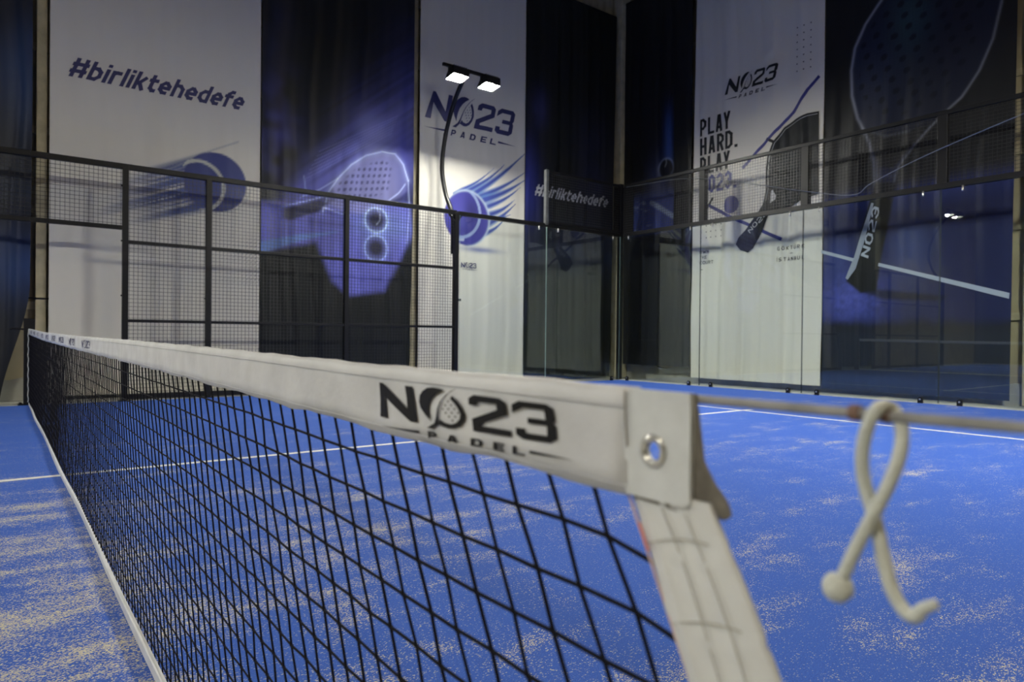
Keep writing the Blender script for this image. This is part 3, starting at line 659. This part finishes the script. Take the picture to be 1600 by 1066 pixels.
# --- white banner with the emblem and a flaming ball
C4 = (6.655, 3.065); R4 = .495
def art4(s, z):
    k = Ink(s, z, WHITE); x = s-C4[0]; y = (z-C4[1])/1.03
    tips = [((745, 300), (824, 236), .10), ((755, 305), (822, 268), .09), ((758, 312), (822, 280), .12), ((764, 322), (814, 292), .08), ((766, 335), (804, 312), .09), ((762, 350), (806, 318), .10), ((758, 365), (790, 340), .07), ((735, 296), (792, 254), .07), ((722, 296), (772, 262), .045), ((766, 340), (800, 334), .05)]
    for a, b, wd in tips:
        a = np.array(S_(*a)); b = np.array(S_(*b)); d = b-a; l = np.hypot(*d); d /= l; p = ((s-a[0])*d[0]+(z-a[1])*d[1])/l; q = (-(s-a[0])*d[1]+(z-a[1])*d[0])
        q = q+.04*np.sin(p*3.1); wv = wd*(1-np.clip(p, 0, 1))**1.1*(.6+.4*np.clip(p*4+1, 0, 1))
        m = (1-sst(.5, 1.0, np.abs(q)/(wv+.004)))*(p > -.25)*(p < 1)
        k.mix(m*.8, (.10, .20, .46)); k.mix(m*(1-sst(.2, .55, np.abs(q)/(wv+.004)))*.9, (.035, .055, .30))
    k.mix(np.exp(-((s-6.95)/.45)**2-((z-2.50)/.055)**2)*.75, (.05, .085, .34))
    r = np.hypot(x, y); k.mix(1-sst(R4-.01, R4+.012, r), (.060, .058, .30))
    k.mix((1-sst(R4-.01, R4+.01, r))*np.exp(-((x-.08)/.22)**2-((y-.12)/.3)**2)*.75, (.030, .030, .11))
    k.mix((1-sst(R4-.01, R4+.01, r))*np.exp(-((x+.22)/.2)**2-((y-.1)/.3)**2)*.6, (.10, .10, .42))
    k.mix(np.exp(-((r-R4)/.022)**2)*sst(-.9, .3, (x*.9+y*.5)/R4)*.8, (.45, .55, .68))
    c = (C4[0]-.18, C4[1]+.10); r2 = np.hypot(s-c[0], z-c[1]); k.mix((1-sst(.02, .038, np.abs(r2-.47)))*(r < R4-.01)*(s > c[0]-.1)*(.85), (.30, .38, .62))
    k.mix((1-sst(.015, .03, np.abs(np.hypot(s-6.48, z-2.92-.28)-.55)))*(r < R4)*(s < 6.6)*.8, (.45, .5, .62))
    return k.c
b4 = Banner('S', lambda z: 5.64, cst(7.995), .04, ZT, .012, 8, art4, 'white banner with navy emblem above a ball with blue flames, behind the lit floodlights', lower=1.5)
b4.decal(logo_wall(5.765, 4.755, .50, 1.02, .29), M_NAVY, 'emblem')
b4.decal(logo_wall(6.53, 2.145, .095, .98, .0), M_NAVY, 'emblem')

# --- dark banner with white hashtag at the corner
def art5(s, z):
    k = Ink(s, z, DARK); n = fbm(s*2, z*1.5)
    k.mix(np.exp(-((s-8.1)/.28)**2)*np.exp(-((z-3.9)/.75)**2)*.95, (.045, .055, .28)); k.mix(np.exp(-((s-8.35)/.2)**2)*np.exp(-((z-5.45)/.35)**2)*n*.8, (.06, .065, .22))
    k.mix(np.exp(-((s-9.9)/.5)**2)*np.exp(-((z-4.4)/1.0)**2)*n*.5, (.03, .035, .13)); k.mix(np.exp(-((z-2.7)/.5)**2)*.35*n, (.04, .06, .2))
    return k.c
b5 = Banner('S', cst(8.02), lambda z: 10.40+.014*z, .04, 7.88, .02, 12, art5, 'dark banner with white hashtag lettering beside the corner column')
b5.decal(text_quads('#birliktehedefe', 8.24, 3.70, 10.36, .235, w=.60, t=.185, gap=.10, shear=.40), M_WHITEINK)

# --- back wall: narrow dark banner with ball
def art6(s, z):
    k = Ink(s, z, (.014, .015, .018)); n = fbm(s*5, z*3); e = s < B_(1052, 300)[0]
    k.mix(np.exp(-((s+9.36)/.12)**2)*sst(4.3, 4.6, z)*(1-sst(4.9, 6.0, z))*e, (.035, .07, .24))
    k.mix(np.exp(-((s+9.6)/.3)**2-((z-4.2)/.5)**2)*.5*e, (.03, .045, .16))
    fl = sst(3.0, 3.2, z)*(1-sst(3.7, 4.05, z)); k.mix(fl*(.35+.8*n)*e*sst(-10.45, -10.3, s), (.04, .065, .26))
    k.mix(sst(.55, .75, fbm(s*9, z*16))*(1-sst(-10.0, -9.7, s))*fl*.8, (.18, .23, .36))
    dd = segd(s, z, B_(1018, 317), B_(1052, 338)); k.mix((1-sst(.03, .07, dd))*.75*e, (.28, .34, .44))
    c = B_(1040, 263); r = np.hypot(s-c[0], z-c[1]); k.mix(1-sst(.17, .20, r), (.010, .011, .018)); k.add(np.exp(-((r-.20)/.022)**2)*(.35+.65*sst(-.1, .15, z-c[1]))*.28, (.5, .58, .8))
    k.add(np.exp(-((np.hypot(s-c[0]+.10, z-c[1]-.13)-.12)/.015)**2)*(s > c[0]-.02)*(r < .19)*.4, (.5, .55, .6))
    return k.c
b6 = Banner('B', cst(-10.60), cst(-8.79), .30, ZT+.3, .02, 15, art6, 'narrow dark banner with a small ringed ball right of the corner column')

# --- back wall: white banner PLAY HARD
b7 = Banner('B', lambda z: -8.74+.006*z, cst(-6.058), .10, ZT, .055, 23, lambda s, z: Ink(s, z, WHITE).c, 'white banner reading PLAY HARD with a dark racket behind the back glass', lower=2.6)
b7.decal(logo_wall(-7.985, 5.48, .285, .97, .30), M_CHAR, 'emblem')
for i, (tx, s1) in enumerate((('PLAY', -7.87), ('HARD.', -7.72), ('PLAY', -7.87))):
    b7.decal(text_quads(tx, -8.575, 4.83-i*.375, s1, .335 if i else .33, w=.44, t=.155, gap=.10), M_CHAR)
b7.decal(text_quads('NO23.', -8.57, 3.70, -7.73, .335, w=.44, t=.155, gap=.10), M_BLUEINK)
P7 = lambda *a: [B_(*q) for q in a]
for pl in (P7((1281, 119), (1262, 140), (1240, 175), (1160, 263)), P7((1107, 321), (1150, 343), (1221, 374))):
    b7.decal([q for q in stroke_quads(pl, .06)], M_BLUEINK, 'graphic_line', off=.008)
for pl in (P7((1097, 337), (1114, 309)), P7((1198, 217), (1210, 222))): b7.decal(stroke_quads(pl, .05), M_CHAR, 'graphic_line', off=.008)
cc = B_(1143, 320); b7.decal([[(cc[0]+.155*math.cos(q), cc[1]+.165*math.sin(q)) for q in np.linspace(0, 2*PI, 29)[:-1]]], M_BLUEINK, 'graphic_ball', off=.011)
RK = [(1281, 174), (1262, 177), (1245, 185), (1226, 199), (1209, 222), (1200, 245), (1197, 270), (1198, 294), (1193, 317), (1184, 334), (1153, 372), (1149, 382), (1156, 391), (1168, 395), (1178, 388), (1196, 350), (1202, 336), (1230, 326), (1255, 312), (1280, 303)]
b7.decal([P7(*RK)], mat('ink_racket', (.014, .017, .021), .5, 0, .25, var=.5, vscale=6), 'graphic_racket', off=.013)
b7.decal([P7((1205, 318), (1206, 300), (1209, 297), (1214, 306), (1213, 312))], M_WHITEINK, 'graphic_racket_gap', off=.017)
b7.decal([q for q in stroke_quads(P7((1279, 178), (1262, 181), (1246, 189), (1228, 202), (1212, 224), (1204, 246), (1201, 270), (1202, 294), (1197, 317)), .008)], M_WHITEINK, 'graphic_racket_rim', off=.017)
def along(txt, p0, p1, cap, **kw):     # a word running from p0 to p1
    d = np.array(p1)-np.array(p0); l = np.hypot(*d); d /= l; n = np.array([-d[1], d[0]])
    return [[tuple(np.array(p0)+d*a+n*b) for a, b in q] for q in text_quads(txt, 0, 0, l, cap, **kw)]
b7.decal(along('NO23', B_(1172, 365), B_(1200, 334), .085, w=.75, t=.13, gap=.16), M_WHITEINK, off=.017)
for i, tx in enumerate(('OWN', 'THE', 'COURT')):
    b7.decal(text_quads(tx, -8.56, 2.535-i*.105, (-8.35, -8.40, -8.235)[i], .062, w=.8, t=.17, gap=.22), M_CHAR)
b7.decal(text_quads('-', -8.555, 2.17, -8.49, .1, w=.65, t=.12), M_CHAR)
b7.decal(text_quads('GÖKTÜRK', -6.885, 2.44, -6.37, .065, w=.7, t=.13, gap=.55), M_CHAR)
b7.decal(text_quads('-', -6.66, 2.345, -6.59, .06, w=.65, t=.13), M_CHAR)
b7.decal(text_quads('İSTANBUL', -6.89, 2.245, -6.37, .065, w=.7, t=.13, gap=.50), M_CHAR)
dots = []
for i in range(3):
    for j in range(7): dots.append((-6.55+.125*i, 6.25-.125*j))
for i in range(5):
    for j in range(4): dots.append((-8.53+.115*i, 3.18-.115*j))
b7.decal([[(a+.013*math.cos(q), b+.013*math.sin(q)) for q in np.linspace(0, 2*PI, 7)[:-1]] for a, b in dots], M_CHAR, 'dot_raster')

# --- back wall: dark banner with the huge racket over a blue court
def art8(s, z):
    k = Ink(s, z, (.014, .015, .017)); n = fbm(s*2.2, z*2.2); n2 = fbm(s*14, z*14); P = lambda *a: [B_(*q) for q in a]
    fl = sst(1.05, 1.25, z+.12*(n-.5))*(1-sst(3.05, 3.4, z))
    k.mix(fl*.96, (.016, .022, .085)); k.mix(fl*np.exp(-((s+5.55)/.5)**2-((z-1.55)/.4)**2)*.95*(.35+n2), (.085, .105, .44)); k.mix(fl*np.exp(-((s+4.7)/.3)**2-((z-2.3)/.5)**2)*.6, (.055, .085, .25))
    k.mix(fl*np.exp(-((z-3.1)/.16)**2)*.5, (.03, .045, .19)); k.mix(fl*np.exp(-((z-2.75)/.13)**2)*.7*sst(-6.1, -5.6, s), (.012, .014, .05)); k.mix(fl*np.exp(-((s+3.75)/.35)**2)*.45, (.014, .017, .06))
    k.mix(fl*np.exp(-((s+5.8)/.25)**2-((z-2.2)/.4)**2)*.6, (.045, .07, .27))
    k.mix((1-sst(.9, 1.2, z))*.8, (.018, .024, .040))
    face = P((1375, 0), (1350, 38), (1334, 75), (1328, 110), (1329, 150), (1338, 185), (1356, 205), (1385, 212), (1420, 205), (1460, 188), (1500, 155), (1528, 115), (1550, 65), (1566, 0), (1560, -80), (1500, -130), (1430, -90))
    fm = poly_mask(s, z, face, .03)
    k.mix(fm*.85, (.015, .019, .036)); k.mix(fm*np.exp(-((s+5.25)/.45)**2-((z-5.1)/.8)**2)*.8, (.024, .034, .072)); k.mix(fm*np.exp(-((s+4.72)/.28)**2-((z-5.75)/.5)**2)*.75, (.035, .075, .095))
    wv = .5+.5*np.sin((s+z)*95)*np.sin((s-z)*95); k.mix(fm*wv*.35, (.012, .014, .030))
    gx = ((s+.32*z)/.235) % 1-.5; gz = ((z-.42*s)/.215) % 1-.5; k.mix((1-sst(.20, .27, np.hypot(gx, gz)))*poly_mask(s, z, P((1385, 0), (1345, 70), (1342, 140), (1365, 180), (1410, 180), (1470, 150), (1515, 90), (1540, 0), (1520, -60), (1430, -60)), .03)*.8, (.008, .009, .016))
    for pts, wt, wd in ((P((1378, 0), (1352, 38), (1336, 75), (1330, 110), (1331, 150), (1340, 185), (1358, 222), (1366, 255), (1368, 300)), .26, .022), (P((1566, 0), (1552, 60), (1530, 110), (1502, 152), (1462, 190), (1430, 225), (1402, 262), (1396, 285)), .15, .018), (P((1372, 275), (1396, 275)), .09, .02), (P((1356, 205), (1385, 213), (1420, 205)), .06, .018)):
        k.add(np.exp(-(pathd(s, z, pts)/wd)**2)*wt, (.8, .85, 1.0))
    th = P((1352, 205), (1362, 240), (1368, 290), (1396, 290), (1402, 262), (1432, 222), (1455, 195), (1395, 262), (1375, 262)); k.mix(poly_mask(s, z, th, .03)*.6, (.025, .03, .08))
    hd = P((1368, 285), (1400, 285), (1388, 350), (1376, 412), (1370, 455), (1345, 458), (1322, 440), (1336, 400), (1348, 352)); k.mix(poly_mask(s, z, hd, .02), (.011, .012, .014))
    k.mix(poly_mask(s, z, P((1345, 456), (1372, 452), (1480, 463), (1470, 470), (1380, 468)), .04)*.8, (.010, .011, .016))
    return k.c
b8 = Banner('B', cst(-6.035), lambda z: -3.385+.006*z, .06, ZT, .022, 31, art8, 'dark banner with a huge racket standing on a blue court at right', lower=1.8)
b8.decal([P7((1284, 391), (1335, 404), (1333, 409), (1284, 396)), P7((1374, 411), (1578, 458), (1577, 467), (1373, 416))], mat('ink_pale_line', (.40, .45, .55), .5), 'graphic_line')
b8.decal([P7((1362, 317), (1366, 318), (1350, 380), (1337, 420), (1325, 437), (1321, 435), (1334, 403), (1346, 365))], mat('ink_pale_edge', (.30, .34, .42), .5), 'graphic_edge')
b8.decal(along('NO23', B_(1357, 404), B_(1377, 323), .125, w=.62, t=.15, gap=.13, shear=.2), mat('ink_handle_white', (.42, .46, .54), .5), off=.010)
# --- next white banner, only its edge is in view
b9 = Banner('B', cst(-3.03), cst(-.5), .06, ZT, .02, 41, lambda s, z: Ink(s, z, (.05, .052, .055)).c, 'grey banner edge at the right border behind the cream column', step=.06)

# ================================================================== NET
net = thing('padel_net', (0, 5, 0), 'black court net with white printed top tape, stretched across the foreground', 'net')
_ty = [-.3, .288, .7, 1.35, 2.48, 4.15, 7.0, 10.1]; _tz = [.838, .838, .838, .843, .849, .854, .872, .914]
def ztop(y): return float(np.interp(y, _ty, _tz))
def skew(y): return .565*max(0.0, 1-y/9.9)
YT0, TH = .338, .070
# tape: folded sheet over the cable
ys = sorted(set([YT0+.02*i for i in range(120)]+[2.7+.12*i for i in range(61)]+[9.96])); V = []; F = []
prof = [(-.0075, -TH), (-.0078, -TH*.75), (-.0076, -TH*.5), (-.0074, -TH*.25), (-.0072, -.010), (-.0055, -.004), (-.002, 0), (.002, 0), (.0055, -.004), (.0072, -.012), (.0075, -TH*.5), (.0075, -TH*.97)]
prof += [(x*.84, h-(.0012 if abs(x) < .006 else 0)) for x, h in prof[::-1]]
n = len(prof)
for i, y in enumerate(ys):
    zt = ztop(y)+.0006*math.sin(y*31)+.0004*math.sin(y*77)
    for x, h in prof:
        wob = .0012*math.sin(y*23+h*60)+.0009*math.sin(y*61-h*40)
        V.append((x+wob*min(1, -h/.03), y, zt+h+(.0012*math.sin(y*17)+.0008*math.sin(y*43))*min(1, -h/.05)))
F = [(i*n+j, i*n+(j+1) % n, (i+1)*n+(j+1) % n, (i+1)*n+j) for i in range(len(ys)-1) for j in range(n)]+[tuple(range(n)), tuple((len(ys)-1)*n+j for j in range(n))[::-1]]
tape = MB().add(V, F).build('top_tape', M_TAPE, net, smooth=True)
# hem stitching ridges along the tape's top and bottom
for hh in (-.013, -.064):
    pts = [(-.0084+(.0012*math.sin(y*23+hh*60)+.0009*math.sin(y*61-hh*40))*min(1, -hh/.03), y, ztop(y)+hh) for y in ys if y < 4]
    MB().tube(pts, .0006, 4).build('hem_stitch', M_TAPE, tape)
def tape_print(polys, name, m=M_TAPEINK, lim=.012):
    T = []
    for p in polys:
        for t in tessellate_polygon([[Vector((a, b, 0)) for a, b in p]]):
            st = [tuple(p[i] for i in t)]
            while st:
                a = st.pop(); e = [math.dist(a[0], a[1]), math.dist(a[1], a[2]), math.dist(a[2], a[0])]; k = e.index(max(e))
                if e[k] <= lim: T.append(a); continue
                q0, q1, q2 = a[k], a[(k+1) % 3], a[(k+2) % 3]; mm = ((q0[0]+q1[0])/2, (q0[1]+q1[1])/2); st += [(q0, mm, q2), (mm, q1, q2)]
    v = []
    for a in T:
        for y, z in a:
            h = z-ztop(y); wob = .0012*math.sin(y*23+h*60)+.0009*math.sin(y*61-h*40)
            v.append((-.0093+wob*min(1, -h/.03), y, z))
    return MB().add(v, [(3*i, 3*i+1, 3*i+2) for i in range(len(T))]).build(name, m, tape)
def tape_warp(x, z):      # printed emblem on the tape, as wide as it is read on the band
    h0 = .0359; b = .215*x/7.84
    if x < .001 or z < 0: pass
    zz = b+z*(1-b) if z >= 0 else b+z*(.78)
    xo = x-.18*(z if z > 0 else 0)*(1-x/10)
    return (.6905-h0*xo, .7839+h0*zz)
tape_print(logo_polys(tape_warp), 'emblem')
for i in range(9):
    y0 = 3.80+.70*i
    zt = ztop(y0)
    tape_print(logo_polys(lambda x, z: (y0-.0425*x, zt-.052+.034*z), padel=False), 'emblem', M_NAVY, lim=.1)
# end piece with a zinc eyelet
HY, HZ, HR = .3165, .7995, .0062
def end_plate(x0, x1):
    N = 40; m = MB(); outer = []; y0, y1, z0, z1 = .2885, .341, .769, .8372
    for i in range(N):
        a = 2*PI*i/N; dx, dz = math.cos(a), math.sin(a); k = min(((y1-HY) if dx > 0 else (HY-y0))/max(abs(dx), 1e-6), ((z1-HZ) if dz > 0 else (HZ-z0))/max(abs(dz), 1e-6))
        outer.append((HY+dx*k, HZ+dz*k))
    inner = [(HY+HR*math.cos(2*PI*i/N), HZ+HR*math.sin(2*PI*i/N)) for i in range(N)]
    V = [(x0, a, b) for a, b in outer]+[(x0, a, b) for a, b in inner]+[(x1, a, b) for a, b in outer]+[(x1, a, b) for a, b in inner]; F = []
    for i in range(N):
        j = (i+1) % N; F += [(i, j, N+j, N+i), (2*N+i, 3*N+i, 3*N+j, 2*N+j), (i, 2*N+i, 2*N+j, j), (N+i, N+j, 3*N+j, 3*N+i)]
    return m.add(V, F)
M_PATCH = mat('net_tape_patch', (.66, .69, .72), .35, bump=.12, bscale=90, var=.12, vscale=40)
ep = end_plate(-.0092, -.0055).build('end_piece', M_PATCH, net)
V = []; R1, r1 = .0082, .0024
for i in range(28):
    for j in range(10):
        a, b = 2*PI*i/28, 2*PI*j/10; V.append((-.0095+r1*.8*math.sin(b), HY+(R1+r1*math.cos(b))*math.cos(a), HZ+(R1+r1*math.cos(b))*math.sin(a)))
MB().add(V, [(i*10+j, ((i+1) % 28)*10+j, ((i+1) % 28)*10+(j+1) % 10, i*10+(j+1) % 10) for i in range(28) for j in range(10)]).build('eyelet', M_GALV, ep, smooth=True)
MB().tube([(-.0108, .3395, .836), (-.0112, .3385, .818), (-.0106, .3375, .80)], .0007, 5).build('seam', M_TAPEIN, ep)
# back flap of the tape, curling out past the cut end
fl = [(.300, .8365), (.2880, .8372), (.2850, .815), (.2830, .798), (.2765, .785), (.2690, .775), (.2670, .768), (.2710, .7645), (.278, .767), (.292, .7635), (.312, .7655), (.336, .7665), (.336, .7700), (.304, .7715), (.299, .79)]
MB().prism(fl, 0, .0022, lambda a, b, h: (-.0058+(.2885-a)*.30*(1 if a < .2885 else 0)+h, a, b)).build('tape_flap', mat('tape_flap_shaded', (.20, .185, .16), .75, var=.35, vscale=80), net, bevel=.0006)  # brown-grey flap colour includes the shade of the tape's inner side
# white side band at the net's end, with the strings pressing through
V = []; F = []; NY, NZ = 26, 150; rows = [.735-.0432*i for i in range(17)]
for i in range(NZ+1):
    z = .774-(.774-.02)*i/NZ
    for j in range(NY+1):
        f = j/NY; yl = .3435-.50*(.774-z); y = yl-.0665*f+.0012*math.sin(z*40+f)
        rd = sum(.0018*math.exp(-((z+.010*math.sin(f*PI)-r-.012)/.0028)**2) for r in rows if abs(z-r) < .04)+sum(.0016*math.exp(-((f-c-.03*math.sin(z*20))/.030)**2) for c in (.12, .40, .66))
        edge = .0018*(abs(f-.5)*2)**6
        V.append((-.006-rd+edge+.0012*math.sin(z*26+f*3), y, z))
k = len(V); V += [(x+.0028, y, z) for x, y, z in V]
for i in range(NZ):
    for j in range(NY):
        a = i*(NY+1)+j; F += [(a, a+1, a+NY+2, a+NY+1), (k+a, k+a+NY+1, k+a+NY+2, k+a+1)]
for i in range(NZ): a = i*(NY+1); F += [(a, a+NY+1, k+a+NY+1, k+a), (a+NY, k+a+NY, k+a+2*NY+1, a+2*NY+1)]
for j in range(NY): b_ = NZ*(NY+1)+j; F += [(j, k+j, k+j+1, j+1), (b_, b_+1, k+b_+1, k+b_)]
band = MB().add(V, F).build('side_band', M_BAND, net, smooth=True)
MB().tube([(-.0078, .3435-.50*(.774-z)-.0035, z) for z in (.752, .744, .736)], .0011, 5).build('pink_thread', M_PINK, band)
MB().tube([(-.0050, .3440-.50*(.774-z), z) for z in np.linspace(.77, .1, 20)], .0009, 5).build('edge_piping', M_PINK if False else mat('edge_cord', (.70, .52, .50), .6), band)
M_DIRT = mat('grimy_seam', (.48, .47, .43), .7)
bandx = lambda y, z, f: (-.0064-.0017+.0012*math.sin(z*26+f*3), y, z)
for c in (.40, .68):
    zs = np.linspace(.765, .05, 60); MB().tube([bandx(.3435-.50*(.774-z)-.0665*(c+.03*math.sin(z*20))+.0012*math.sin(z*40+c), z, c) for z in zs], .00045, 4).build('seam', M_DIRT, band)
for r in rows:
    MB().tube([bandx(.3435-.50*(.774-zz)-.0665*f, zz, f) for f in np.linspace(.05, .85, 14) for zz in (r+.004+.012*math.sin(f*PI*.6),)], .00045, 4).build('seam', M_DIRT, band)
# strings
st = MB(); RW = .0017; ncol = 186
def knot(i, r):
    y = .310+.0512*(i+.0); z = .735-.0432*r; yy = y+skew(y)*(z-.735)
    q = random.Random(i*31+r); j = .0012
    zz = z+(ztop(y)-.838)*(1-r/18.0)
    return (.001*q.uniform(-1, 1)+.002*math.sin(y*3+z*5), yy+j*q.uniform(-1, 1)*1.6+.0016*(1 if (i+r) % 2 else -1), zz+j*q.uniform(-.6, .6))
NR = 17
for i in range(1, ncol+3):
    y = .310+.0512*i; top = (0, y+skew(y)*.05, ztop(y)-.05)
    if top[1] > 9.95: break
    pts = [top]+[knot(i, r) for r in range(NR)]
    pl = pts[-1]; pts.append((0, pl[1]-.008, .012)); near = i < 45
    st.tube(pts, RW, 6 if near else 4, cap=False); last = i
for r in range(NR):
    z = .735-.0432*r; y0 = .343-.50*(.774-z)-.02
    pts = [(0, y0, z-.012)]+[knot(i, r) for i in range(1, last+1)]+[(0, 9.97, knot(last, r)[2])]
    st.tube(pts, RW, 6, cap=False)
for i in range(1, 40):
    for r in range(NR):
        x, y, z = knot(i, r); d = .0032
        st.add([(x-d, y, z), (x+d, y, z), (x, y-d, z), (x, y+d, z), (x, y, z-d), (x, y, z+d)], [(0, 2, 5), (2, 1, 5), (1, 3, 5), (3, 0, 5), (2, 0, 4), (1, 2, 4), (3, 1, 4), (0, 3, 4)])
stuff(st.build('string_mesh', M_STRING, net))
# bottom band and lacing
V = []; yb = [-.10+.2*i for i in range(51)]+[9.97]
for y in yb:
    for x, z in ((-.006, .004), (-.007, .031), (-.004, .034), (.004, .034), (.006, .004)): V.append((x+.004*math.sin(y*2.1)-.004, y, z+.003*math.sin(y*3.7) if z > .01 else z))
MB().add(V, [(i*5+j, i*5+j+1, i*5+6+j, i*5+5+j) for i in range(len(yb)-1) for j in range(4)]).build('bottom_band', M_TAPE, net)
lp = [(-.012+.004*math.sin(i*2.1), 9.975+.008*math.cos(i*1.7), .04+.87*i/22) for i in range(23)]
MB().tube(spline(lp, 3), .004, 5).build('lacing_cord', M_ROPE, net)
cable = MB().tube([(0, .55, .8335), (0, .29, .8335), (0, .19, .8340), (0, .12, .8345), (0, -.19, .838)], .0027, 8).build('net_cable', M_CABLE, net, smooth=True)
MB().tube([(0, .1985, .8342), (0, .1935, .8342)], .0040, 8).build('crimp', M_RUST, cable); MB().tube([(0, .1835, .8342), (0, .1795, .8342)], .0038, 8).build('crimp', M_RUST, cable)
# posts
def net_post(yc, label):
    t = thing('net_post', (0, yc, 0), label, 'post', 'net posts')
    MB().box((-.055, yc-.045, 0), (.055, yc+.045, 1.035)).build('upright', M_BLACK, t, bevel=.005)
    pl = MB().box((-.11, yc-.045, 0), (.11, yc+.09, .014)).build('base_plate', M_BLACK, t)
    for sx in (-.085, .085): MB().lathe([(0, .014), (.016, .014), (.016, .034), (0, .04)], (sx, yc-.02, 0), 'z', 6).build('bolt', M_BLACK, pl)
    MB().tube([(-.05, yc, .905), (-.16, yc, .912), (-.19, yc, .90)], .012, 6).build('tension_handle', M_BLACK, t)
net_post(10.045, 'square black net post on the far side, holding the white tape')
net_post(-.24, 'square black net post on the near side, beside the dangling cord')
# dangling bungee loop over the cable
def on_net(u, v, x):
    q = _f+_R*(u-800)/FPX-_U*(v-533)/FPX; t = (x-CAM_POS[0])/q[0]; p = CAM_POS+t*q; return (x, p[1], p[2])
cord = thing('bungee_cord', on_net(1385, 640, 0), 'white elastic cord with ball end looped over the net cable', 'cord')
pth = [(1312, 912, -.006), (1330, 872, -.006), (1352, 828, -.006), (1374, 786, -.0055), (1396, 740, -.004), (1408, 700, -.002), (1408, 664, .002), (1396, 642, .006), (1382, 634, .000), (1368, 642, -.007), (1354, 672, -.007), (1347, 712, -.004), (1350, 752, 0), (1361, 792, .002), (1373, 836, .001), (1382, 880, 0), (1394, 922, 0), (1411, 952, 0), (1428, 964, -.001), (1442, 952, -.002), (1462, 944, -.003)]
pts = spline([on_net(*p) for p in pth], 5); rr = [.0032]*len(pts); 
for i in range(8): rr[-1-i] = .0022+.001*i/8
MB().tube(pts, rr, 10).build('elastic', M_ROPE, cord, smooth=True)
c = on_net(1309, 918, -.006)
MB().lathe([(0, -.0072), (.004, -.0062), (.0068, -.003), (.0074, 0), (.0066, .0035), (.0045, .006), (0, .0068)], c, 'z', 16).build('ball_end', M_ROPE, cord, smooth=True)
